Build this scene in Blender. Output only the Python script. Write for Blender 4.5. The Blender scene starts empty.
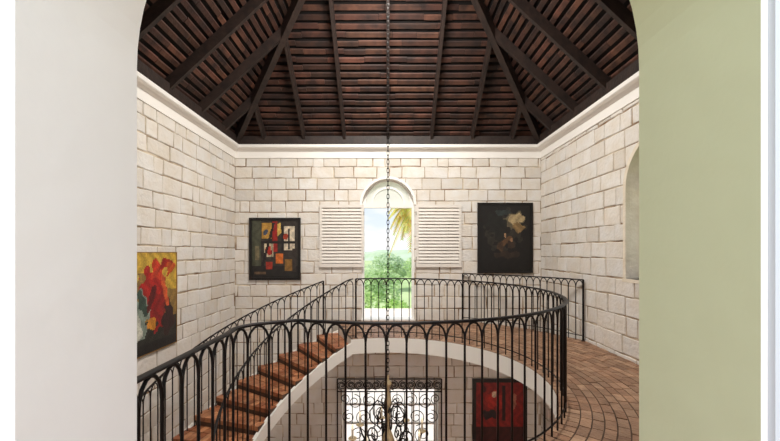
import bpy, math, random
from mathutils import Vector
random.seed(7)
C = bpy.context.scene.collection
PI = math.pi
H = 3.57; CY = 4.47; ZT = 4.06; ZL = -3.8; EYE = 1.6; F = 345.0

def lin(r, g, b):
    f = lambda c: (c/255)/12.92 if c/255 <= .04045 else ((c/255+.055)/1.055)**2.4
    return (f(r), f(g), f(b))

# ---------------------------------------------------------------- materials
def mat(name, col=(.8,.8,.8), rough=.6, metal=0, vcol=False, noise=0, nscale=5, bump=0, bscale=30, ncol=None, spec=None, emit=None, transl=0):
    m = bpy.data.materials.new(name); m.use_nodes = True
    nt = m.node_tree; N = nt.nodes; L = nt.links
    b = N['Principled BSDF']
    b.inputs['Roughness'].default_value = rough; b.inputs['Metallic'].default_value = metal
    if spec is not None: b.inputs['Specular IOR Level'].default_value = spec
    src = None
    tc = N.new('ShaderNodeTexCoord')
    if vcol:
        a = N.new('ShaderNodeAttribute'); a.attribute_name = 'Col'; src = a.outputs['Color']
    else:
        rgb = N.new('ShaderNodeRGB'); rgb.outputs[0].default_value = (*col, 1); src = rgb.outputs[0]
    if noise:
        n = N.new('ShaderNodeTexNoise'); n.inputs['Scale'].default_value = nscale; n.inputs['Detail'].default_value = 6
        L.new(tc.outputs['Object'], n.inputs['Vector'])
        r = N.new('ShaderNodeMapRange'); r.inputs['From Min'].default_value = .38; r.inputs['From Max'].default_value = .68
        r.inputs['To Min'].default_value = 0; r.inputs['To Max'].default_value = noise
        L.new(n.outputs['Fac'], r.inputs['Value'])
        mx = N.new('ShaderNodeMix'); mx.data_type = 'RGBA'; mx.blend_type = 'MIX'
        L.new(r.outputs['Result'], mx.inputs['Factor']); L.new(src, mx.inputs['A'])
        nc = ncol if ncol else tuple(c*.4 for c in col)
        mx.inputs['B'].default_value = (*nc, 1); src = mx.outputs['Result']
    L.new(src, b.inputs['Base Color'])
    if emit:
        L.new(src, b.inputs['Emission Color']); b.inputs['Emission Strength'].default_value = emit
    if bump:
        n2 = N.new('ShaderNodeTexNoise'); n2.inputs['Scale'].default_value = bscale; n2.inputs['Detail'].default_value = 4
        L.new(tc.outputs['Object'], n2.inputs['Vector'])
        bp = N.new('ShaderNodeBump'); bp.inputs['Strength'].default_value = bump; bp.inputs['Distance'].default_value = .02
        L.new(n2.outputs['Fac'], bp.inputs['Height']); L.new(bp.outputs['Normal'], b.inputs['Normal'])
    if transl:
        tr = N.new('ShaderNodeBsdfTranslucent'); L.new(src, tr.inputs['Color'])
        ms = N.new('ShaderNodeMixShader'); ms.inputs[0].default_value = transl
        L.new(b.outputs[0], ms.inputs[1]); L.new(tr.outputs[0], ms.inputs[2]); L.new(ms.outputs[0], N['Material Output'].inputs['Surface'])
    return m

M = {}
M['block'] = mat('white_limestone', vcol=True, rough=.85, noise=.45, nscale=4, ncol=lin(216,202,180), bump=.7, bscale=16)
M['mortar'] = mat('lime_mortar', lin(138,112,86), .95, noise=1.0, nscale=3.2, ncol=lin(222,208,186))
M['plaster'] = mat('white_plaster', lin(238,235,228), .8, noise=.25, nscale=1.5, ncol=lin(224,218,208), bump=.12, bscale=12)
M['plasterv'] = mat('painted_plaster', vcol=True, rough=.8, bump=.15, bscale=9)
M['white'] = mat('white_paint', lin(246,243,238), .5)
M['lunette'] = mat('frosted_lunette', lin(246,244,240), .5, transl=.5)
M['shutter'] = mat('aged_white_paint', lin(234,228,220), .55, noise=.3, nscale=6, ncol=lin(214,206,196))
M['casing'] = mat('blue_grey_paint', lin(206,212,220), .5)
M['iron'] = mat('wrought_iron', lin(24,22,23), .45, .6, noise=.4, nscale=20, ncol=lin(54,40,33))
M['brick'] = mat('floor_brick', vcol=True, rough=.5, noise=.6, nscale=8, ncol=lin(122,92,72), bump=.6, bscale=35)
M['tread'] = mat('worn_red_brick', vcol=True, rough=.5, noise=.6, nscale=9, ncol=lin(110,68,46), bump=.6, bscale=35)
M['bmortar'] = mat('floor_mortar', lin(92,72,58), .9, noise=.4, nscale=9)
M['wood'] = mat('dark_beam_wood', lin(50,36,30), .6, noise=.7, nscale=7, ncol=lin(22,16,14), bump=.3, bscale=20)
M['lath'] = mat('roof_lath_wood', vcol=True, rough=.7, noise=.85, nscale=4, ncol=lin(24,15,13), bump=.3, bscale=20)
M['deck'] = mat('dark_shingles', lin(16,11,10), .95, noise=.5, nscale=10)  # near-black shingle deck seen between the laths
M['frame'] = mat('black_frame', lin(17,14,13), .4)
M['edge'] = mat('canvas_edge', lin(150,112,58), .8)
M['paint'] = mat('oil_paint', vcol=True, rough=.5, bump=.25, bscale=60)
M['bronze'] = mat('aged_bronze', lin(196,174,136), .45, .3, noise=.5, nscale=14, ncol=lin(110,90,66))
M['candle'] = mat('candle_sleeve', lin(225,215,194), .5)
M['bulb'] = mat('bulb_glass', lin(255,235,200), .2, emit=.6)
M['leaf'] = mat('foliage', vcol=True, rough=.7, transl=.4)
M['bark'] = mat('bark', lin(125,110,90), .9, noise=.5, nscale=12, bump=.6)
M['grass'] = mat('grass_ground', lin(188,204,146), .95, noise=.8, nscale=.12, ncol=lin(146,176,108))
M['patio'] = mat('pale_stone_paving', lin(234,222,212), .85, noise=.6, nscale=1.6, ncol=lin(206,196,184))
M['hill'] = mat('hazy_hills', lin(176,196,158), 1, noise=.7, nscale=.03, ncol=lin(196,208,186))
M['tile'] = mat('terracotta_floor', lin(160,105,75), .6, noise=.6, nscale=4, ncol=lin(120,75,55))
M['brass'] = mat('hinge_metal', lin(190,185,175), .4, .7)

# ---------------------------------------------------------------- mesh builder
OFF = {}
class MB:
    def __init__(s): s.v = []; s.f = []; s.c = []; s.m = []
    def face(s, pts, col=(.8,.8,.8), mi=0):
        n = len(s.v); s.v += [tuple(p) for p in pts]; s.f.append(tuple(range(n, n+len(pts)))); s.c.append(col); s.m.append(mi)
    def hexa(s, b, t, col=(.8,.8,.8), mi=0, skip=()):
        n = len(s.v); s.v += [tuple(p) for p in b] + [tuple(p) for p in t]; k = len(b)
        fs = [tuple(n+i for i in range(k-1, -1, -1)), tuple(n+k+i for i in range(k))]
        fs += [(n+i, n+(i+1) % k, n+k+(i+1) % k, n+k+i) for i in range(k)]
        for i, f in enumerate(fs):
            if i in skip: continue
            s.f.append(f); s.c.append(col); s.m.append(mi[i] if isinstance(mi, (list, tuple)) else mi)
    def box(s, x0, x1, y0, y1, z0, z1, col=(.8,.8,.8), mi=0):
        s.hexa([(x0,y0,z0),(x1,y0,z0),(x1,y1,z0),(x0,y1,z0)], [(x0,y0,z1),(x1,y0,z1),(x1,y1,z1),(x0,y1,z1)], col, mi)
    def obox(s, o, a, b, c, col=(.8,.8,.8), mi=0):
        o, a, b, c = map(Vector, (o, a, b, c))
        s.hexa([o, o+a, o+a+b, o+b], [o+c, o+a+c, o+a+b+c, o+b+c], col, mi)
    def tube(s, pts, r, sides=6, closed=False, col=(.8,.8,.8), mi=0, flat=1.0):
        pts = [Vector(p) for p in pts]; n = len(pts); rings = []
        rr = r if isinstance(r, (list, tuple)) else [r]*n
        up = None
        for i, p in enumerate(pts):
            if closed: d = pts[(i+1) % n]-pts[i-1]
            else: d = pts[min(i+1, n-1)]-pts[max(i-1, 0)]
            d.normalize()
            if up is None:
                up = Vector((0,0,1)) if abs(d.z) < .9 else Vector((1,0,0))
            u = up - d*up.dot(d)
            if u.length < 1e-5: u = Vector((1,0,0)) - d*d.x
            u.normalize(); w = d.cross(u); up = u
            base = len(s.v)
            for k in range(sides):
                a = 2*PI*(k+.5)/sides
                s.v.append(tuple(p + u*math.cos(a)*rr[i]*flat + w*math.sin(a)*rr[i]))
            rings.append(base)
        for i in range(n if closed else n-1):
            a = rings[i]; b = rings[(i+1) % n]
            for k in range(sides):
                k2 = (k+1) % sides
                s.f.append((a+k, b+k, b+k2, a+k2)); s.c.append(col); s.m.append(mi)
        if not closed:
            s.f.append(tuple(rings[0]+k for k in range(sides))); s.c.append(col); s.m.append(mi)
            s.f.append(tuple(rings[-1]+k for k in range(sides-1, -1, -1))); s.c.append(col); s.m.append(mi)
    def lathe(s, prof, c, seg=16, col=(.8,.8,.8), mi=0):
        base = len(s.v)
        for r, z in prof:
            for k in range(seg):
                a = 2*PI*k/seg; s.v.append((c[0]+r*math.cos(a), c[1]+r*math.sin(a), c[2]+z))
        for i in range(len(prof)-1):
            for k in range(seg):
                k2 = (k+1) % seg; a = base+i*seg; b = a+seg
                s.f.append((a+k, a+k2, b+k2, b+k)); s.c.append(col); s.m.append(mi)
    def build(s, name, mats, parent=None, smooth=False, kind=None, label=None, cat=None, group=None):
        me = bpy.data.meshes.new(name)
        off = Vector((0,0,0))
        if parent is not None: off = OFF.get(parent.name, Vector((0,0,0)))
        me.from_pydata([tuple(Vector(v)-off) for v in s.v], [], s.f)
        if not isinstance(mats, (list, tuple)): mats = [mats]
        for m in mats: me.materials.append(m)
        me.polygons.foreach_set('material_index', s.m)
        at = me.color_attributes.new('Col', 'FLOAT_COLOR', 'CORNER')
        data = []
        for f, c in zip(s.f, s.c): data += [c[0], c[1], c[2], 1.0]*len(f)
        at.data.foreach_set('color', data)
        if smooth: me.polygons.foreach_set('use_smooth', [True]*len(s.f))
        me.update()
        o = bpy.data.objects.new(name, me); C.objects.link(o)
        if parent is not None:
            o.parent = parent
            OFF[o.name] = off
        if kind: o['kind'] = kind
        if label: o['label'] = label
        if cat: o['category'] = cat
        if group: o['group'] = group
        return o

def thing(name, label, cat, loc, group=None):
    o = bpy.data.objects.new(name, None); C.objects.link(o); o.location = loc
    o.empty_display_size = .1
    o['label'] = label; o['category'] = cat
    if group: o['group'] = group
    OFF[o.name] = Vector(loc)
    return o

def P(a, r, z=0):
    a = math.radians(a); return (-r*math.sin(a), CY+r*math.cos(a), z)

# ---------------------------------------------------------------- block walls
def op_top(o, u):
    if o['arch']: return o['zs']+math.sqrt(max(0, o['w']**2-(u-o['c'])**2))
    return o['zs']
def op_hw(o, z):
    if z < o['zs']+1e-6: return o['w']
    if not o['arch']: return 0
    return math.sqrt(max(0, o['w']**2-(z-o['zs'])**2))
def block_wall(name, origin, t, n, ops, ext, Z0, Z1, seed):
    rnd = random.Random(seed); mb = MB()
    def W(u, d, z): return (origin[0]+t[0]*u+n[0]*d, origin[1]+t[1]*u+n[1]*d, z)
    us = {-ext, ext}
    for o in ops:
        us |= {o['c']-o['w'], o['c']+o['w']}
        if o['arch']:
            for k in range(1, 20): us.add(o['c']-o['w']*math.cos(PI*k/20))
    us = sorted(us)
    def pr(ua, ub, a0, b0, a1, b1):
        mb.hexa([W(ua,0,a0),W(ub,0,b0),W(ub,-.4,b0),W(ua,-.4,a0)], [W(ua,0,a1),W(ub,0,b1),W(ub,-.4,b1),W(ua,-.4,a1)],
                mi=[2,2,1,2,2,2])
    for ua, ub in zip(us, us[1:]):
        if ub-ua < 1e-5: continue
        um = (ua+ub)/2; ca = cb = Z0
        for o in sorted([o for o in ops if abs(um-o['c']) < o['w']], key=lambda o: o['z0']):
            if o['z0'] > ca+1e-4: pr(ua, ub, ca, cb, o['z0'], o['z0'])
            ca = op_top(o, ua); cb = op_top(o, ub)
        pr(ua, ub, ca, cb, Z1, Z1)
    ZB = ZT-.15
    levels = sorted({o['z0'] for o in ops if o['z0'] > Z0} | {o['zs'] for o in ops if not o['arch']} | {ZB})
    z = Z0; g = .009; ch = .010
    while z < ZB-.05:
        h = rnd.uniform(.25, .30)
        nxt = [l for l in levels if l > z+.02]
        if nxt and z+h > nxt[0]-.14: h = nxt[0]-z
        z1 = z+h; u = -H - rnd.uniform(0, .4)
        while u < H:
            w = rnd.choice([.24,.30,.36,.40,.44,.48,.54])*rnd.uniform(.93,1.07)
            u0 = max(u, -H); u1 = min(u+w, H); u += w
            if u1-u0 < .06: continue
            segs = [(u0, u1)]
            act = [o for o in ops if z1 > o['z0']+.01 and z < (o['zs']+(o['w'] if o['arch'] else 0))-.01]
            for o in act:
                s2 = []
                for a, b in segs:
                    if a < o['c'] < b: s2 += [(a, o['c']), (o['c'], b)]
                    else: s2.append((a, b))
                segs = s2
            for a, b in segs:
                K = 7 if any(o['arch'] and z1 > o['zs'] for o in act) else 2
                Lp = []; Rp = []; mw = 0
                gg = g*rnd.choice([.5,.8,1,1.3,1.9])
                zz = [z+gg+(h-gg-g)*k/(K-1) for k in range(K)]
                for q in zz:
                    l = a+g; r = b-gg
                    for o in act:
                        hw = op_hw(o, q)
                        if (a+b)/2 > o['c']: l = max(l, o['c']+hw)
                        else: r = min(r, o['c']-hw)
                    if l > r:
                        if (l-g-a) > (b-g-r): l = r
                        else: r = l
                    mw = max(mw, r-l); Lp.append((l, q)); Rp.append((r, q))
                if mw < .03: continue
                if K == 2:
                    j = lambda: rnd.uniform(-.009,.009)
                    Lp = [(p[0]+j(), p[1]+j()) for p in Lp]; Rp = [(p[0]+j(), p[1]+j()) for p in Rp]
                    ym = lambda A_, B_, q_: ((A_[0]*(1-q_)+B_[0]*q_)+j()*.3, (A_[1]*(1-q_)+B_[1]*q_)+j()*.7)
                    poly = [Lp[0], ym(Lp[0],Lp[1],.5), Lp[1], ym(Lp[1],Rp[1],.35), ym(Lp[1],Rp[1],.7), Rp[1], ym(Rp[1],Rp[0],.5), Rp[0], ym(Rp[0],Lp[0],.3), ym(Rp[0],Lp[0],.65)]
                else: poly = Lp + Rp[::-1]
                pts = []
                for p in poly:
                    if not pts or abs(p[0]-pts[-1][0])+abs(p[1]-pts[-1][1]) > 1e-4: pts.append(p)
                if len(pts) < 3: continue
                cu = sum(p[0] for p in pts)/len(pts); cz = (z+z1)/2
                v = rnd.uniform(.74, .83); warm = rnd.uniform(.02, .08)
                if rnd.random() < .1: v *= .9; warm += .03
                col = (v, v*(.985-warm*.5), v*(.955-warm))
                dep = .014+rnd.uniform(-.004, .005)
                fr = [(p[0]+(ch if p[0] < cu else -ch), p[1]+(ch if p[1] < cz else -ch)) for p in pts]
                k = len(pts)
                for i in range(k):
                    j2 = (i+1) % k
                    mb.face([W(pts[i][0],0,pts[i][1]), W(pts[j2][0],0,pts[j2][1]), W(pts[j2][0],dep-.007,pts[j2][1]), W(pts[i][0],dep-.007,pts[i][1])], col, 0)
                    mb.face([W(pts[i][0],dep-.007,pts[i][1]), W(pts[j2][0],dep-.007,pts[j2][1]), W(fr[j2][0],dep,fr[j2][1]), W(fr[i][0],dep,fr[i][1])], col, 0)
                mb.face([W(p[0],dep,p[1]) for p in fr], col, 0)
        z = z1
    return mb.build(name, [M['block'], M['mortar'], M['plaster']], kind='structure')

ops_back = [dict(c=0,w=.61,z0=0,zs=2.70,arch=True), dict(c=.05,w=1.12,z0=-3.3,zs=-1.6,arch=False)]
ops_right = [dict(c=0.0,w=.72,z0=1.2,zs=2.55,arch=True)]
block_wall('wall_back', (0,CY+H), (1,0), (0,-1), ops_back, H+.4, ZL, ZT+.2, 11)
block_wall('wall_left', (-H,CY), (0,1), (1,0), [], H, ZL, ZT+.2, 12)
block_wall('wall_right', (H,CY), (0,1), (-1,0), ops_right, H, ZL, ZT+.2, 13)

# front wall with the arch the camera looks through
mb = MB(); Y0, Y1 = .606, CY-H; AW = .655; SP = 2.08
wc = lin(250,247,246); gc = lin(220,225,190)
mb.box(-H-.4, -AW, Y0, Y1, ZL, ZT+.2, wc)
x0, x1 = AW, H+.4
b4 = [(x0,Y0,ZL),(x1,Y0,ZL),(x1,Y1,ZL),(x0,Y1,ZL)]; t4 = [(x,y,ZT+.2) for x,y,_ in b4]
mb.hexa(b4, t4, wc, skip=(5,)); mb.face([b4[3], b4[0], t4[0], t4[3]], gc)
mb.box(-AW, AW, Y0, Y1, ZL, -.3, wc)
K = 40
for k in range(K):
    ua = -AW*math.cos(PI*k/K); ub = -AW*math.cos(PI*(k+1)/K)
    za = SP+math.sqrt(max(0, AW**2-ua**2)); zb = SP+math.sqrt(max(0, AW**2-ub**2))
    col = gc if ua > 0 else wc
    mb.face([(ua,Y0,za),(ub,Y0,zb),(ub,Y1,zb),(ua,Y1,za)], col)
    mb.face([(ua,Y0,za),(ua,Y0,ZT+.2),(ub,Y0,ZT+.2),(ub,Y0,zb)], wc)
    mb.face([(ua,Y1,za),(ub,Y1,zb),(ub,Y1,ZT+.2),(ua,Y1,ZT+.2)], wc)
mb.face([(-AW,Y0,ZT+.2),(AW,Y0,ZT+.2),(AW,Y1,ZT+.2),(-AW,Y1,ZT+.2)], wc)
mb.build('wall_front', M['plasterv'], kind='structure')
mb = MB(); mb.box(.667, .80, .594, Y0, 0, 2.3); mb.build('trim_5', M['casing'], kind='structure')

# ---------------------------------------------------------------- crown moulding
prof = [(0,-.28),(.035,-.28),(.035,-.13),(.06,-.12),(.10,-.085),(.15,-.075),(.165,-.06),(.165,0),(0,0)]
for i, (t, n) in enumerate([((1,0),(0,-1)), ((0,1),(1,0)), ((0,1),(-1,0)), ((1,0),(0,1))]):
    mb = MB(); org = (-n[0]*H, CY-n[1]*H)
    A = []; B = []
    for o, z in prof:
        L_ = H-o
        A.append((org[0]-t[0]*L_+n[0]*o, org[1]-t[1]*L_+n[1]*o, ZT+z)); B.append((org[0]+t[0]*L_+n[0]*o, org[1]+t[1]*L_+n[1]*o, ZT+z))
    for k in range(len(prof)-1):
        mb.face([A[k],B[k],B[k+1],A[k+1]])
    mb.build('trim_%d' % (i+1), M['white'], kind='structure')

# ---------------------------------------------------------------- roof / ceiling
ZA = 7.38; KS = (ZA-ZT)/H
nl = math.hypot(1, KS)
slopes = [((1,0),(0,-1)), ((0,1),(1,0)), ((0,1),(-1,0)), ((1,0),(0,1))]
def S(t, n, u, d, off):     # point on slope; off = height above the rafter soffit plane
    ox = -n[0]*H; oy = CY-n[1]*H
    return Vector((ox+t[0]*u+n[0]*d, oy+t[1]*u+n[1]*d, ZT+KS*d+off*nl))
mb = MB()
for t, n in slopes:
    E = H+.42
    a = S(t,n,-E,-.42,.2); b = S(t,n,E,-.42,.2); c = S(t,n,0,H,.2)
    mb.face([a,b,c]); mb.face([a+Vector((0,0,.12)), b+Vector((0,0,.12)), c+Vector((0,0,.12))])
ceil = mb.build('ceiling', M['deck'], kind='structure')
rnd = random.Random(5)
for t, n in slopes:
    mb = MB(); d = .02
    while d < H-.1:
        w = .052; L_ = H-d-w
        u = -L_
        while u < L_:
            l = rnd.uniform(.3, 1.0); u1 = min(u+l, L_)
            v = rnd.choice([.35,.45,.55,.65,.8,1.0])*rnd.uniform(.85,1.15); bc = lin(98,62,46)
            col = (bc[0]*v, bc[1]*v*rnd.uniform(.9,1.05), bc[2]*v)
            dd = d+rnd.uniform(-.006,.006)
            mb.hexa([S(t,n,u+.003,dd,.165),S(t,n,u1-.003,dd,.165),S(t,n,u1-.003,dd+w,.165),S(t,n,u+.003,dd+w,.165)],
                    [S(t,n,u+.003,dd,.185),S(t,n,u1-.003,dd,.185),S(t,n,u1-.003,dd+w,.185),S(t,n,u+.003,dd+w,.185)], col)
            u = u1
        d += .105
    mb.build('lath_boarding', M['lath'], ceil)
    for u in (-2.85,-1.93,-1.0,0,1.0,1.93,2.85):
        mb = MB(); w = .030; d1 = H-abs(u)
        mb.hexa([S(t,n,u-w,-.02,0),S(t,n,u+w,-.02,0),S(t,n,u+w,d1,0),S(t,n,u-w,d1,0)],
                [S(t,n,u-w,-.02,.163),S(t,n,u+w,-.02,.163),S(t,n,u+w,d1,.163),S(t,n,u-w,d1,.163)])
        mb.build('rafter', M['wood'], ceil)
    mb = MB()
    a = Vector((-n[0]*H-t[0]*H, CY-n[1]*H-t[1]*H, ZT)); tv = Vector((*t,0)); nv = Vector((*n,0))
    mb.obox(a, tv*2*H, nv*.13, Vector((0,0,.2))); mb.build('wall_plate', M['wood'], ceil)
for sx in (-1,1):
    for sy in (-1,1):
        mb = MB()
        a = Vector((sx*H, CY+sy*H, ZT)); b = Vector((0, CY, ZA)); d = (b-a).normalized()
        s_ = d.cross(Vector((0,0,1))).normalized()*.055; up = Vector((0,0,.3))
        lo = Vector((0,0,-.05))
        mb.hexa([a-s_+lo,a+s_+lo,b+s_+lo,b-s_+lo],[a-s_+up,a+s_+up,b+s_+up,b-s_+up])
        mb.build('hip_beam', M['wood'], ceil)

# ---------------------------------------------------------------- gallery floor
RI = 1.98; RR = 2.05; RC = 3.98
poly = [P(a, RI)[:2] for a in range(20, -203, -3)]
poly += [(-.93, 2.36), (-1.0, 2.22), (-1.03, 2.1), (-1.03, Y1)]
poly += [(H, Y1)]
ac = math.degrees(math.acos(H/RC))     # corner arc, angle from +x axis
pc = [(RC*math.cos(math.radians(q)), CY+RC*math.sin(math.radians(q))) for q in [ac+(90-2*ac)*k/16 for k in range(17)]]
poly += pc
poly += [(-math.tan(math.radians(20))*H, CY+H)]
mb = MB(); n = len(poly); zt = -.006
mb.hexa([(x,y,-.28) for x,y in poly[::-1]], [(x,y,zt) for x,y in poly[::-1]], mi=[1,0]+[1]*n)
floor = mb.build('floor', [M['bmortar'], M['plaster']], kind='structure')
def inside(x, y):
    c = False; j = n-1
    for i in range(n):
        xi, yi = poly[i]; xj, yj = poly[j]
        if (yi > y) != (yj > y) and x < (xj-xi)*(y-yi)/(yj-yi)+xi: c = not c
        j = i
    return c
def bcol(rn, a=(160,118,90), b=(194,156,126)):
    q = rn.random(); c1 = lin(*a); c2 = lin(*b); v = rn.uniform(.68, 1.1)
    return tuple((c1[i]*(1-q)+c2[i]*q)*v for i in range(3))
mb = MB(); rn = random.Random(3); r = RI+.0; row = 0; g = .012
while r < 5.4:
    w = .20 if row == 0 else .10; l = .10 if row == 0 else .19
    na = int(2*PI*(r+w/2)/l); off = (row % 2)*180/na+rn.uniform(-.8,.8)
    for k in range(na):
        a0 = off+360*k/na; a1 = off+360*(k+1)/na; ga = math.degrees(g*.5/(r+w/2))
        cs = [P(a0+ga,r+g/2), P(a1-ga,r+g/2), P(a1-ga,r+w-g/2), P(a0+ga,r+w-g/2)]
        ok = True
        for c in cs:
            cx = max(min(c[0], H-.02), -5); cy = max(min(c[1], CY+H-.02), Y1+.02)
            if row == 0: dx = c[0]; dy = c[1]-CY; rr_ = math.hypot(dx,dy); cx = dx*(rr_+.01)/rr_; cy = CY+dy*(rr_+.01)/rr_
            if not inside(cx, cy): ok = False; break
        mid = P((a0+a1)/2, r+w/2)
        if not ok or abs(mid[0]) > H+.02 or mid[1] > CY+H+.02 or mid[1] < Y1-.02: continue
        zt2 = rn.uniform(-.003,.003)
        mb.hexa([(c[0],c[1],-.03) for c in cs], [(c[0],c[1],zt2) for c in cs], bcol(rn))
    r += w; row += 1
mb.build('brick_paving', M['brick'], floor)
mb = MB(); mb.box(-3.2, 3.2, -3, Y1, -.3, -.002); mb.build('floor', M['tile'], kind='structure')
mb = MB(); mb.box(-H, H, Y1, CY+H, ZL-.2, ZL); mb.build('floor', M['tile'], kind='structure')

# ---------------------------------------------------------------- staircase
NS = 28; RISE = 3.8/NS; DA = 7.5; A0 = 20; RO = 3.16
st = thing('curved_staircase', 'curved staircase of worn red brick treads descending beside the left block wall', 'staircase', (0,CY,ZL))
rn = random.Random(9)
for k in range(1, NS):
    a0 = A0+DA*(k-1); a1 = a0+DA+.8; z = -RISE*k
    mb = MB()
    arc = lambda r_, aa: [P(q, r_) for q in aa]
    aa = [a0, (a0+a1)/2, a1]
    ring = arc(RI+.0, aa)+arc(RO-.0, aa[::-1])
    mb.hexa([(p[0],p[1],z-.135) for p in ring[::-1]], [(p[0],p[1],z-.010) for p in ring[::-1]], mi=1)
    nb = 11; wr = (RO-RI-.0)/nb
    for i in range(nb):
        r0 = RI+wr*i+.005; r1 = r0+wr-.010
        for j, (q0, q1) in enumerate([(a0+.1, a0+(a1-a0)*.47), (a0+(a1-a0)*.5, a1+.15)]):
            cs = [P(q0,r0),P(q1,r0),P(q1,r1),P(q0,r1)]
            mb.hexa([(c[0],c[1],z-.065) for c in cs], [(c[0],c[1],z+rn.uniform(-.005,.003)) for c in cs], bcol(rn,(176,104,66),(212,148,104)))
        cs = [P(a1-.8,r0),P(a1-.02,r0),P(a1-.02,r1),P(a1-.8,r1)]
        mb.hexa([(c[0],c[1],z-.135) for c in cs], [(c[0],c[1],z-.073) for c in cs], bcol(rn,(150,84,56),(186,120,84)))
    mb.build('tread', [M['tread'], M['bmortar']], st)
def zl(a): return -RISE*(a-A0)/DA
mb = MB(); N_ = 60; top = A0+DA*NS
prev = None
for i in range(N_+1):
    a = A0+(top-A0)*i/N_; z = zl(a)
    sec = [P(a,RI-.03,z-.29), P(a,RI-.03,z-.07), P(a,RI+.03,z-.07), P(a,RI+.04,z-.19), P(a,RO-.04,z-.19), P(a,RO-.03,z-.09), P(a,RO+.03,z-.09), P(a,RO+.03,z-.29)]
    sec = [(p[0],p[1],max(p[2],ZL)) for p in sec]
    if prev:
        for j in range(8):
            j2 = (j+1) % 8
            mb.face([prev[j],prev[j2],sec[j2],sec[j]])
    else: mb.face(sec)
    prev = sec
mb.face(prev[::-1])
mb.build('stringer', M['plaster'], st)

# ---------------------------------------------------------------- railings
def resample(pts, step):
    pts = [Vector(p) for p in pts]; L_ = [0]
    for a, b in zip(pts, pts[1:]): L_.append(L_[-1]+(b-a).length)
    n = max(1, round(L_[-1]/step)); out = []
    j = 0
    for i in range(n+1):
        s_ = L_[-1]*i/n
        while j < len(pts)-2 and L_[j+1] < s_: j += 1
        q = (s_-L_[j])/max(1e-9, L_[j+1]-L_[j]); out.append(pts[j].lerp(pts[j+1], q))
    return out
def railing(name, label, pts, foot=None, ht=1.1, bottom=True, step=.145, newels=(True, True)):
    bp = resample(pts, step); root = thing(name, label, 'railing', tuple(bp[0]))
    Z = Vector((0,0,1)); hr = [Vector(p)+Z*ht for p in resample(pts, .07)]
    mb = MB(); mb.tube(hr, .023, 8, flat=.5); mb.build('handrail', M['iron'], root, smooth=True)
    if bottom:
        mb = MB(); mb.tube([Vector(p)+Z*.09 for p in resample(pts, .1)], .008, 6); mb.build('bottom_rail', M['iron'], root)
    ah = .125; R_ = .0085
    for i, p in enumerate(bp):
        fz = foot(p) if foot else p.z
        spz = p.z+ht-.012-ah
        mb = MB()
        line = [Vector((p.x,p.y,fz)), Vector((p.x,p.y,spz))]
        if i < len(bp)-1:
            q = bp[i+1]; sq = q.z+ht-.012-ah
            for k in range(1, 9):
                w = k/8; e = (1-math.cos(PI*w))/2
                v = p.lerp(q, e); line.append(Vector((v.x, v.y, spz*(1-e)+sq*e+ah*math.sin(PI*w))))
        mb.tube(line, R_, 6)
        mb.build('baluster', M['iron'], root, smooth=True)
    for e, on in zip((0,-1), newels):
        if on:
            p = bp[e]; fz = foot(p) if foot else p.z
            mb = MB(); mb.tube([(p.x,p.y,fz),(p.x,p.y,p.z+ht)], .018, 8); mb.lathe([(.03,0),(.03,.012),(.0,.012)], (p.x,p.y,fz), 10)
            mb.build('newel', M['iron'], root)
    return root
g1 = [P(a, RR) for a in range(17, -201, -3)]+[(-.86,2.42,0),(-.95,2.36,0),(-1.0,2.26,0),(-1.03+.05,2.1,0),(-.98,1.6,0),(-.98,Y1+.02,0)]
railing('gallery_railing', 'black iron railing with small arches circling the open stairwell on the gallery floor', g1)
def footz(p):
    a = math.degrees(math.atan2(-p.x, p.y-CY)) % 360
    k = math.ceil((a-A0)/DA-1e-6); return -RISE*max(0, min(k, NS-1))
top2 = A0+DA*(NS-1.5)
inn = [P(a, RR, min(0, zl(a))) for a in [18.5+(top2-18.5)*i/80 for i in range(81)]]
railing('stair_railing', 'inner black iron handrail following the brick stairs, next to the open well', inn, foot=footz, bottom=False, newels=(False, True))
out = [P(a, RO-.06, zl(a)) for a in [26+(top2-26)*i/90 for i in range(91)]]
railing('stair_railing', 'outer black iron handrail of the brick stairs, on the side of the left wall painting', out, foot=footz, bottom=False)
q0 = [(x*(RC-.07)/RC, CY+(y-CY)*(RC-.07)/RC, 0) for x, y in pc]
q0 = [q for q in q0 if q[0] < H-.02 and q[1] < CY+H-.02]
railing('corner_railing', 'short black iron railing cutting off the far right corner below the dark painting', q0)

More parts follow.
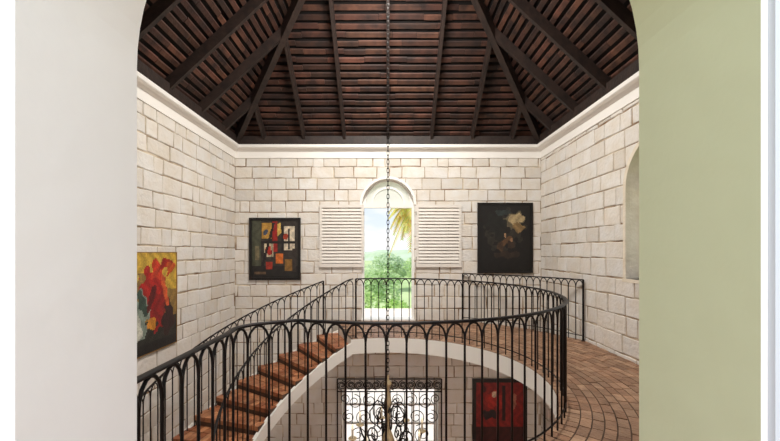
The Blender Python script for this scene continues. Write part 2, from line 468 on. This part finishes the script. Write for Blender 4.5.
# ---------------------------------------------------------------- pictures
def painting(name, label, org, t, up, nrm, w, h, shapes, bg, fw=.05, fd=.04, nx=56, frame_col='frame', seed=1):
    org, t, up, nrm = map(Vector, (org, t, up, nrm))
    root = thing(name, label, 'painting', tuple(org))
    mb = MB()
    def ob(u0,u1,v0,v1,d0,d1):
        mb.obox(org+t*u0+up*v0+nrm*d0, t*(u1-u0), up*(v1-v0), nrm*(d1-d0))
    ob(-w/2,w/2,0,fw,0,fd); ob(-w/2,w/2,h-fw,h,0,fd); ob(-w/2,-w/2+fw,fw,h-fw,0,fd); ob(w/2-fw,w/2,fw,h-fw,0,fd)
    mb.build('picture_frame', M[frame_col], root)
    mb = MB(); rn = random.Random(seed)
    cw = w-2*fw; chh = h-2*fw; ny = int(nx*chh/cw)
    for i in range(nx):
        for j in range(ny):
            x = (i+.5)/nx; y = (j+.5)/ny
            col = bg(x, y) if callable(bg) else lin(*bg)
            for s_ in shapes:
                k = s_[0]
                if k == 'r':
                    if s_[1] <= x <= s_[3] and s_[2] <= y <= s_[4]: col = lin(*s_[5])
                elif k == 'e':
                    dx = x-s_[1]; dy = (y-s_[2]); a = math.radians(s_[5])
                    dx2 = dx*math.cos(a)+dy*math.sin(a); dy2 = -dx*math.sin(a)+dy*math.cos(a)
                    if (dx2/s_[3])**2+(dy2/s_[4])**2 <= 1+.35*math.sin(x*31+y*17)+.3*math.sin(y*43-x*23): col = lin(*s_[6])
                else:
                    pts = s_[1]; c = False; jj = len(pts)-1
                    for ii in range(len(pts)):
                        xi, yi = pts[ii]; xj, yj = pts[jj]
                        if (yi > y) != (yj > y) and x < (xj-xi)*(y-yi)/(yj-yi)+xi: c = not c
                        jj = ii
                    if c: col = lin(*s_[2])
            v = rn.uniform(.8, 1.15)*(1+.2*math.sin(x*37+3*math.sin(y*19))); col = tuple(min(1, c*v) for c in col)
            u0 = -w/2+fw+cw*i/nx; u1 = -w/2+fw+cw*(i+1)/nx; v0 = fw+chh*j/ny; v1 = fw+chh*(j+1)/ny
            mb.face([org+t*u0+up*v0+nrm*.02, org+t*u1+up*v0+nrm*.02, org+t*u1+up*v1+nrm*.02, org+t*u0+up*v1+nrm*.02], col)
    mb.build('canvas', M['paint'], root)
    return root
yb = CY+H-.022
def bx(px): return (px-388)*(CY+H)/F
def bz(py): return EYE-(py-252)*(CY+H)/F
abstract = [('r',0,0,1,.2,(30,27,26)),('r',0,.2,.2,1,(70,72,56)),('r',.22,.68,.42,.95,(176,132,56)),('r',.45,.45,.56,.98,(146,30,24)),
 ('r',.66,.48,.92,.9,(206,192,168)),('r',.27,.36,.46,.6,(196,180,148)),('r',.52,.24,.68,.42,(200,104,40)),('e',.35,.47,.07,.08,0,(170,40,28)),
 ('r',.3,.14,.44,.28,(150,44,30)),('r',.72,.12,.88,.32,(130,94,44)),('r',.64,.45,.7,.92,(24,22,24)),('r',.78,.5,.82,.85,(30,28,30)),
 ('r',.2,.6,.95,.635,(22,20,22)),('e',.74,.72,.05,.07,20,(160,60,36)),('r',.42,.3,.455,.98,(20,18,20)),('e',.3,.8,.05,.06,0,(60,70,90)),
 ('r',.08,.3,.16,.55,(110,100,74)),('p',[(.56,.72),(.64,.78),(.62,.96),(.55,.93)],(206,170,84)),('r',.88,.1,.97,.5,(52,44,40)),('r',.05,.06,.3,.1,(96,74,54)),
 ('p',[(.2,.2),(.26,.2),(.5,.95),(.45,.95)],(26,22,24))]
painting('painting', 'black framed abstract painting of red, ochre and cream blocks, left of the window', (bx(275.5), yb, bz(280)), (1,0,0), (0,0,1), (0,-1,0),
         51/345*(CY+H), 62/345*(CY+H), abstract, (50,44,40), fw=.06, seed=2)
dark = [('e',.5,.62,.36,.28,20,(42,38,32)),('e',.62,.74,.26,.12,12,(96,86,66)),('e',.7,.78,.16,.07,10,(166,146,108)),('e',.76,.66,.1,.07,0,(128,102,64)),
 ('e',.42,.6,.12,.2,-20,(24,24,21)),('e',.3,.72,.16,.16,0,(20,22,19)),('e',.52,.45,.12,.05,30,(86,60,38)),('e',.4,.36,.06,.08,0,(66,46,32)),('e',.6,.4,.07,.06,0,(54,38,28)),
 ('e',.55,.25,.28,.05,0,(44,32,25)),('e',.5,.53,.02,.04,0,(170,132,96)),('e',.62,.47,.02,.03,0,(150,112,80)),('e',.45,.88,.16,.04,0,(40,48,48)),('e',.56,.62,.06,.05,0,(22,20,18))]
painting('painting', 'dark painting of shadowy foliage against a pale cloud, right of the window', (bx(504.5), yb, bz(273)), (1,0,0), (0,0,1), (0,-1,0),
         55/345*(CY+H), 70/345*(CY+H), dark, (15,13,12), fw=.04, seed=3)
def lowbg(x,y): return lin(128,26,22) if y > .3 else lin(60,20,18)
low = [('e',.4,.72,.2,.14,0,(168,40,30)),('e',.38,.8,.05,.05,0,(206,180,150)),('r',.55,.4,.63,.95,(36,18,18)),('e',.8,.7,.05,.12,0,(150,90,70)),('e',.3,.5,.14,.08,0,(32,22,24)),('e',.15,.9,.06,.05,0,(70,20,20))]
painting('painting', 'dark red painting in heavy black frame on the lower wall, beside the iron grille', (bx(499), yb, bz(378)-1.65), (1,0,0), (0,0,1), (0,-1,0),
         54/345*(CY+H), 1.65, low, lowbg, fw=.08, fd=.05, seed=4)
def lbg(x,y):
    return lin(196,160,60) if y > .7+.1*math.sin(x*5) else (lin(140,110,56) if y > .32 else lin(40,40,34))
bird = [('e',.55,.62,.26,.24,0,(166,24,20)),('e',.62,.42,.24,.2,-20,(136,18,18)),('e',.6,.82,.13,.1,0,(190,54,28)),('p',[(.62,.8),(.95,.9),(.72,.95)],(150,16,14)),
 ('e',.25,.38,.2,.24,20,(130,144,132)),('e',.22,.3,.08,.16,20,(196,196,182)),('e',.32,.5,.06,.14,30,(50,70,60)),('e',.5,.28,.1,.06,0,(200,132,40)),('e',.82,.3,.12,.18,0,(46,18,20)),
 ('e',.75,.62,.04,.2,20,(200,84,40)),('r',.0,.0,1,.1,(28,26,26)),('e',.15,.78,.1,.08,0,(216,190,90)),('e',.5,.55,.05,.14,-30,(92,10,14)),('e',.88,.85,.08,.06,0,(180,76,30))]
yl1 = F*(H)/214
painting('painting', 'tall painting of a red bird on yellow, on the left wall above the stairs', (-H+.022, yl1-.6, .1), (0,1,0), (0,0,1), (1,0,0),
         1.2, 1.5, bird, lbg, fw=.008, fd=.03, frame_col='edge', seed=5)

# ---------------------------------------------------------------- main window (window_1)
yw = CY+H
w1 = bpy.data.objects.new('window_1', None); C.objects.link(w1); w1.location = (0,yw,0); w1['kind'] = 'structure'; OFF['window_1'] = Vector((0,yw,0))
def arc_ring(mb, cx, y0, y1, zs, r0, r1, K=28):
    for k in range(K):
        a, b = PI*k/K, PI*(k+1)/K
        p = lambda r, q, y: (cx+r*math.cos(q), y, zs+r*math.sin(q))
        mb.hexa([p(r0,a,y0),p(r1,a,y0),p(r1,a,y1),p(r0,a,y1)], [p(r0,b,y0),p(r1,b,y0),p(r1,b,y1),p(r0,b,y1)])
mb = MB()
arc_ring(mb, 0, yw-.035, yw+.02, 2.70, .60, .655)
mb.build('arch_surround', M['white'], w1)
mb = MB()
arc_ring(mb, 0, yw+.14, yw+.20, 2.74, .53, .60); arc_ring(mb, 0, yw+.14, yw+.19, 2.74, .36, .41)
mb.box(-.61,.61,yw+.08,yw+.2,2.64,2.75)
mb.box(-.61,-.56,yw+.08,yw+.19,0,2.64); mb.box(.56,.61,yw+.08,yw+.19,0,2.64)
mb.box(-.62,.62,yw-.02,yw+.4,0,.03)
mb.build('window_frame', M['white'], w1)
mb = MB(); K = 24
mb.face([(.54*math.cos(PI*k/K), yw+.18, 2.75+.54*math.sin(PI*k/K)) for k in range(K+1)])
mb.build('lunette_panel', M['lunette'], w1)
for s_ in (-1, 1):
    xa, xb = (bx(320), bx(364)) if s_ < 0 else (bx(416), bx(461))
    z0, z1 = bz(267), bz(205); y1_ = yw-.03; y0_ = yw-.07
    root = thing('window_shutter', 'open white louvred shutter %s of the arched window' % ('on the left side' if s_ < 0 else 'on the right side'), 'shutter', ((xa+xb)/2, y1_, z0), group='louvred window shutters')
    mb = MB(); f = .06
    mb.box(xa,xb,y0_,y1_,z0,z0+.08); mb.box(xa,xb,y0_,y1_,z1-.07,z1); mb.box(xa,xa+f,y0_,y1_,z0+.08,z1-.07); mb.box(xb-f,xb,y0_,y1_,z0+.08,z1-.07)
    mb.build('shutter_frame', M['shutter'], root)
    mb = MB(); ns = 17
    for k in range(ns):
        zc = z0+.09+(z1-z0-.17)*(k+.5)/ns
        mb.hexa([(xa+f,y0_+.004,zc-.032),(xb-f,y0_+.004,zc-.032),(xb-f,y1_-.004,zc+.026),(xa+f,y1_-.004,zc+.026)],
                [(xa+f,y0_+.004,zc-.024),(xb-f,y0_+.004,zc-.024),(xb-f,y1_-.004,zc+.034),(xa+f,y1_-.004,zc+.034)])
    mb.build('louvres', M['shutter'], root)
    hx = xb if s_ < 0 else xa
    for zz in (z0+.2, z1-.2):
        mb = MB(); mb.tube([(hx,y0_,zz-.04),(hx,y0_,zz+.04)], .012, 8); mb.build('hinge', M['brass'], root)
# right wall window (window_2)
w2 = bpy.data.objects.new('window_2', None); C.objects.link(w2); w2.location = (H,CY,1.2); w2['kind'] = 'structure'; OFF['window_2'] = Vector((H,CY,1.2))
mb = MB()
def arc_ring_x(mb, cy, x0, x1, zs, r0, r1, K=28):
    for k in range(K):
        a, b = PI*k/K, PI*(k+1)/K
        p = lambda r, q, x: (x, cy+r*math.cos(q), zs+r*math.sin(q))
        mb.hexa([p(r0,a,x0),p(r1,a,x0),p(r1,a,x1),p(r0,a,x1)], [p(r0,b,x0),p(r1,b,x0),p(r1,b,x1),p(r0,b,x1)])
M['stonetrim'] = mat('cream_stone_trim', lin(236,226,208), .85, noise=.6, nscale=5, ncol=lin(214,200,176), bump=.5, bscale=18)
arc_ring_x(mb, CY, H-.018, H+.38, 2.55, .69, .75)
mb.box(H-.018,H+.38,CY-.75,CY-.69,1.2,2.55); mb.box(H-.018,H+.38,CY+.69,CY+.75,1.2,2.55)
mb.build('window_surround', M['stonetrim'], w2)
mb = MB(); mb.box(H-.022,H+.4,CY-.76,CY+.76,1.15,1.2); mb.build('window_sill', M['stonetrim'], w2)
mb = MB(); arc_ring_x(mb, CY, H+.22, H+.28, 2.55, .62, .70)
mb.box(H+.22,H+.28,CY-.70,CY-.62,1.2,2.55); mb.box(H+.22,H+.28,CY+.62,CY+.70,1.2,2.55); mb.box(H+.22,H+.28,CY-.03,CY+.03,1.2,3.2); mb.box(H+.22,H+.28,CY-.66,CY+.66,2.52,2.58)
mb.build('window_frame', M['shutter'], w2)
# lower window (window_3)
w3 = bpy.data.objects.new('window_3', None); C.objects.link(w3); w3.location = (.05,yw,-3.3); w3['kind'] = 'structure'; OFF['window_3'] = Vector((.05,yw,-3.3))
mb = MB()
mb.box(-1.07,-1.01,yw+.2,yw+.27,-3.3,-1.6); mb.box(1.11,1.17,yw+.2,yw+.27,-3.3,-1.6); mb.box(-1.07,1.17,yw+.2,yw+.27,-1.65,-1.6); mb.box(-1.07,1.17,yw+.2,yw+.27,-3.3,-3.23)
for xx in (-.51,.05,.61): mb.box(xx-.02,xx+.02,yw+.2,yw+.27,-3.23,-1.65)
for zz in (-2.05,-2.5,-2.95): mb.box(-1.01,1.11,yw+.21,yw+.26,zz-.018,zz+.018)
mb.build('window_frame', M['shutter'], w3)
# iron grille
gr = thing('window_grille', 'ornate black wrought iron grille with scrolls covering the lower window', 'grille', (.05,yw-.06,-3.4))
gx0, gx1, gz0, gz1 = bx(338), bx(441), -3.4, -1.33; gy = yw-.08
mb = MB()
for zz in (gz0, gz1, -1.62): mb.tube([(gx0,gy,zz),(gx1,gy,zz)], .014, 6)
for xx in (gx0, gx1): mb.tube([(xx,gy,gz0),(xx,gy,gz1)], .016, 6)
for xx in (gx0, gx1):
    for zz in (gz0+.1, gz1-.1): mb.tube([(xx,gy,zz),(xx,yw,zz)], .012, 6)
mb.build('grille_frame', M['iron'], gr)
nbar = 14
for k in range(1, nbar):
    xx = gx0+(gx1-gx0)*k/nbar
    mb = MB(); mb.tube([(xx,gy,gz0),(xx,gy,-1.62)], .010, 6); mb.build('bar', M['iron'], gr)
def spiral(cx, cz, r, turns, a0, sgn, y, nn=26):
    return [(cx+r*(1-.82*k/nn)*math.cos(a0+sgn*turns*2*PI*k/nn), y, cz+r*(1-.82*k/nn)*math.sin(a0+sgn*turns*2*PI*k/nn)) for k in range(nn+1)]
for k in range(12):
    xc = gx0+(gx1-gx0)*(k+.5)/12; sg = 1 if k % 2 else -1
    mb = MB()
    mb.tube(spiral(xc, -1.475, .11, 1.4, PI/2, sg, gy), .010, 5); mb.tube(spiral(xc, -1.475, .11, 1.2, -PI/2, sg, gy), .010, 5)
    mb.build('scroll', M['iron'], gr, smooth=True)
for sx in (-1, 1):
    for q, (dx, zc, r_, sg) in enumerate([(.15,-1.80,.15,1),(.47,-1.82,.17,-1),(.2,-2.12,.2,-1),(.82,-1.85,.17,1),(.6,-2.2,.2,1),(.95,-2.2,.16,-1),(1.05,-1.78,.12,-1),(.3,-2.5,.2,1),(.75,-2.6,.2,-1),(.4,-2.95,.22,1)]):
        mb = MB(); mb.tube(spiral(.05+sx*dx, zc, r_, 1.6, PI/2 if q % 2 else -PI/2, sg*sx, gy-.01), .010, 5)
        mb.build('scroll', M['iron'], gr, smooth=True)

# ---------------------------------------------------------------- chandelier
cz = -.02
ch = thing('chandelier', 'bronze candle chandelier with curled arms hanging on a long chain in the stairwell', 'chandelier', (0,CY,ZA-.1))
mb = MB(); z = ZA-.02; i = 0; pitch = .056
while z > cz+.02:
    pts = []
    for k in range(12):
        a = 2*PI*k/12; u = .0145*math.cos(a); w = (.037)*math.sin(a)
        pts.append((u if i % 2 == 0 else u*.1, CY+(0 if i % 2 == 0 else u), z+w))
    mb.tube(pts, .0045, 5, closed=True); z -= pitch; i += 1
mb.build('chain', M['iron'], ch, smooth=True)
mb = MB(); mb.lathe([(0,.2),(.09,.2),(.09,-.02),(.03,-.07),(0,-.08)], (0,CY,ZA-.0), 16); mb.build('ceiling_rose', M['iron'], ch)
mb = MB()
mb.lathe([(0,.03),(.015,.03),(.02,0),(.012,-.03),(.04,-.06),(.05,-.09),(.025,-.12),(.014,-.16),(.024,-.22),(.042,-.28),(.045,-.34),(.024,-.42),(.014,-.48),(.04,-.52),(.024,-.56),(.018,-.64),(.05,-.72),(.08,-.8),(.085,-.86),(.055,-.93),(.025,-.98),(.045,-1.03),(.02,-1.1),(0,-1.12)], (0,CY,cz), 20)
mb.build('central_stem', M['bronze'], ch, smooth=True)
for k in range(8):
    a = 2*PI*k/8+.2; dx, dy = math.cos(a), math.sin(a)
    def q(r, z): return (dx*r*.85, CY+dy*r*.85, cz+z)
    mb = MB()
    mb.tube([q(.06,-.84),q(.14,-.95),q(.26,-1.0),q(.4,-.96),q(.5,-.86),q(.54,-.76)], .012, 6)
    sp = []
    for j in range(22):
        th = -PI/2+j*.42; rr_ = .13*(1-.8*j/21); sp.append(q(.27+rr_*math.cos(th), -.82+rr_*math.sin(th)))
    mb.tube(sp, .010, 5)
    mb.tube([q(.03,-.45),q(.1,-.36),q(.2,-.34),q(.28,-.42),q(.27,-.54),q(.2,-.6),q(.14,-.56),q(.15,-.49),q(.19,-.49)], .009, 5)
    arm = mb.build('arm', M['iron'], ch, smooth=True)
    mb = MB(); mb.lathe([(0,0),(.02,.0),(.055,.025),(.05,.03),(0,.02)], q(.54,-.77), 12); mb.build('drip_pan', M['bronze'], arm, smooth=True)
    mb = MB(); mb.lathe([(.014,0),(.014,.12),(0,.12)], q(.54,-.75), 10); mb.build('candle', M['candle'], arm)
    mb = MB(); mb.lathe([(.006,0),(.015,.02),(.012,.04),(.003,.07),(0,.072)], q(.54,-.63), 10); mb.build('bulb', M['bulb'], arm, smooth=True)

# ---------------------------------------------------------------- outside
mb = MB(); mb.box(-2.2,2.2,yw+.4,yw+1.75,-.2,0); mb.build('floor', M['patio'], kind='structure')
mb = MB(); mb.box(-60,60,yw+.4,yw+7.2,ZL-.3,ZL-.1); mb.build('patio', M['patio'], kind='structure')  # pale paving added so the lower window reads as glaring white
mb = MB(); mb.box(-500,500,-30,600,ZL-.8,ZL-.31); mb.build('ground', M['grass'], kind='structure')
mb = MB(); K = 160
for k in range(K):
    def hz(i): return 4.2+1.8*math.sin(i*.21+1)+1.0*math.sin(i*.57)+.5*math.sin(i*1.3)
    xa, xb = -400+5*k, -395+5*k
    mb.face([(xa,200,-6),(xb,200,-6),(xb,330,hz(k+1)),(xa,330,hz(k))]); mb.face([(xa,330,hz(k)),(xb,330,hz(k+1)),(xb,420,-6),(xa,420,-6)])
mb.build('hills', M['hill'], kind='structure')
def tree(x, y, zc, rx, rz, c1, c2, label, seed, nleaf=2600, ls=.12, name='leafy_tree'):
    rn = random.Random(seed); root = thing(name, label, 'tree', (x,y,ZL-.3))
    mb = MB(); mb.tube([(x,y,ZL-.35),(x+.05,y,(ZL+zc)/2),(x,y,zc)], [.14,.11,.07], 8)
    for k in range(5):
        a = rn.uniform(0,6.28); mb.tube([(x,y,zc-rz*.5),(x+rx*.5*math.cos(a),y+rx*.5*math.sin(a),zc+rz*.3)], [.06,.02], 5)
    mb.build('trunk', M['bark'], root)
    mb = MB(); lobes = [(rn.uniform(-.5,.5)*rx, rn.uniform(-.5,.5)*rx, rn.uniform(-.5,.5)*rz, rn.uniform(.4,.6)) for _ in range(9)]
    for k in range(nleaf):
        lx, ly, lz, lr = rn.choice(lobes); v = Vector((rn.gauss(0,1),rn.gauss(0,1),rn.gauss(0,1))).normalized()*rn.uniform(.7,1.0)*lr
        p = Vector((x+lx+v.x*rx, y+ly+v.y*rx, zc+lz+v.z*rz))
        a = Vector((rn.gauss(0,1),rn.gauss(0,1),rn.gauss(0,.6))).normalized()*ls; b = Vector((rn.gauss(0,1),rn.gauss(0,1),rn.gauss(0,1))).cross(a).normalized()*ls*.45
        t_ = rn.random(); col = tuple(lin(*c1)[i]*(1-t_)+lin(*c2)[i]*t_ for i in range(3))
        mb.face([p-a, p+b, p+a, p-b], col)
    mb.build('foliage', M['leaf'], root)
tree(-1.7,17.5,-1.5,1.4,1.5,(166,200,122),(226,244,174),'round green tree outside the window, at the left of the opening',31)
tree(.15,15.8,-1.9,1.0,1.5,(156,198,112),(224,242,164),'bright green tree just beyond the balcony, in the middle of the opening',32)
tree(2.6,19.5,-1.4,1.7,1.6,(140,184,106),(210,236,152),'darker green tree outside the window, below the palm',33)
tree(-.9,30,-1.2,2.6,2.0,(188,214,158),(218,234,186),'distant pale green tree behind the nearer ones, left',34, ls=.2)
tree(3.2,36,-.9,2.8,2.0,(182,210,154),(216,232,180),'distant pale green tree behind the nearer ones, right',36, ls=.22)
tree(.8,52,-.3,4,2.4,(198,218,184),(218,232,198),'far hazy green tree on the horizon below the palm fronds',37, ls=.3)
tree(9.5,6.5,-.3,2.2,2.6,(90,140,70),(170,210,120),'leafy tree outside the right wall window',35)
PX, PY, PZ = 1.15, 14.4, 3.7
pm = thing('palm_tree', 'yellow green palm tree with drooping fronds outside the window', 'tree', (PX,PY,ZL-.3))
mb = MB(); mb.tube([(PX,PY,ZL-.35),(PX+.35,PY,-1),(PX,PY,PZ)], [.16,.12,.1], 8); mb.build('trunk', M['bark'], pm)
rn = random.Random(41)
for k in range(30):
    a = 2*PI*k/30+rn.uniform(-.15,.15); el = rn.uniform(-.6,.9); L_ = rn.uniform(1.5,2.1); mb = MB(); pts = []
    for j in range(13):
        s_ = j/12; r_ = L_*s_*math.cos(el*(1-s_*.5))*.65; z_ = PZ+L_*(s_*math.sin(el)-.7*s_*s_)
        pts.append(Vector((PX+r_*math.cos(a), PY+r_*math.sin(a), z_)))
    mb.tube(pts, [.02*(1-.8*j/12)+.003 for j in range(13)], 4, col=lin(200,190,90))
    sd = Vector((-math.sin(a),math.cos(a),0))
    for j in range(1, 12):
        for h_ in range(3):
            p = pts[j].lerp(pts[j+1], h_/3); d = (pts[j+1]-pts[j]).normalized(); ll = .42*math.sin(PI*(j/12)**.7)+.08
            for sg in (-1,1):
                e = p+sd*sg*ll*.75+d*ll*.5+Vector((0,0,-ll*.45)); col = tuple(min(1,c*rn.uniform(.75,1.2)) for c in lin(224,212,118))
                mb.face([p-d*.03, e, p+d*.05], col)
    mb.build('frond', M['leaf'], pm)

# ---------------------------------------------------------------- world, lights, camera
w = bpy.data.worlds.new('World'); bpy.context.scene.world = w; w.use_nodes = True
nt = w.node_tree; N = nt.nodes; L = nt.links; bg = N['Background']
tc = N.new('ShaderNodeTexCoord'); sep = N.new('ShaderNodeSeparateXYZ'); L.new(tc.outputs['Generated'], sep.inputs[0])
cr = N.new('ShaderNodeValToRGB'); cr.color_ramp.elements[0].position = .0; cr.color_ramp.elements[0].color = (.86,.92,1,1)
cr.color_ramp.elements[1].position = .5; cr.color_ramp.elements[1].color = (.42,.62,.95,1); L.new(sep.outputs['Z'], cr.inputs[0])
nz = N.new('ShaderNodeTexNoise'); nz.inputs['Scale'].default_value = 5; nz.inputs['Detail'].default_value = 7
mp = N.new('ShaderNodeMapping'); mp.inputs['Scale'].default_value = (1,1,3); L.new(tc.outputs['Generated'], mp.inputs[0]); L.new(mp.outputs[0], nz.inputs['Vector'])
r2 = N.new('ShaderNodeMapRange'); r2.inputs['From Min'].default_value = .42; r2.inputs['From Max'].default_value = .62; L.new(nz.outputs['Fac'], r2.inputs['Value'])
mx = N.new('ShaderNodeMix'); mx.data_type = 'RGBA'; L.new(r2.outputs['Result'], mx.inputs['Factor']); L.new(cr.outputs[0], mx.inputs['A']); mx.inputs['B'].default_value = (1,.99,.97,1)
L.new(mx.outputs['Result'], bg.inputs['Color']); bg.inputs['Strength'].default_value = 1.1

def light(name, type_, loc, rot, energy, size=1, col=(1,1,1), sy=None):
    l = bpy.data.lights.new(name, type_); l.energy = energy; l.color = col
    if type_ == 'AREA':
        l.size = size
        if sy: l.shape = 'RECTANGLE'; l.size_y = sy
    if type_ == 'SUN': l.angle = .02
    o = bpy.data.objects.new(name, l); C.objects.link(o); o.location = loc; o.rotation_euler = rot; return o
s = light('sun', 'SUN', (0,0,20), (0,0,0), 3.6, col=(1,.96,.9))
s.rotation_euler = Vector((.8,-.04,-.85)).to_track_quat('-Z','Y').to_euler()
light('hall_fill_light', 'AREA', (0,CY,5.7), (math.radians(24),0,0), 300, 1.2, (1,.96,.9))  # fill lamp added under the roof to brighten the hall, no real fixture
light('lower_fill_light', 'AREA', (1.6,2.2,-.6), (0,math.radians(-15),0), 100, 1.6, (1,.94,.86))  # unseen fill lamp added below the gallery to lift the lower storey
rl = light('jamb_fill_light', 'AREA', (.4,-1.8,2.4), (0,0,0), 52, 1.6, (.99,.99,1))  # fill lamp added behind the camera to brighten the arch reveals
rl.rotation_euler = Vector((-.4,2.4,-.6)).to_track_quat('-Z','Y').to_euler()

cam = bpy.data.cameras.new('Camera'); co = bpy.data.objects.new('Camera', cam); C.objects.link(co)
co.location = (0,0,EYE); co.rotation_euler = (PI/2,0,0)
cam.sensor_width = 36; cam.lens = F/780*36; cam.shift_y = 31.5/780; cam.shift_x = 2/780; cam.clip_start = .05; cam.clip_end = 2000
bpy.context.scene.camera = co
bpy.context.scene.view_settings.view_transform = 'Standard'
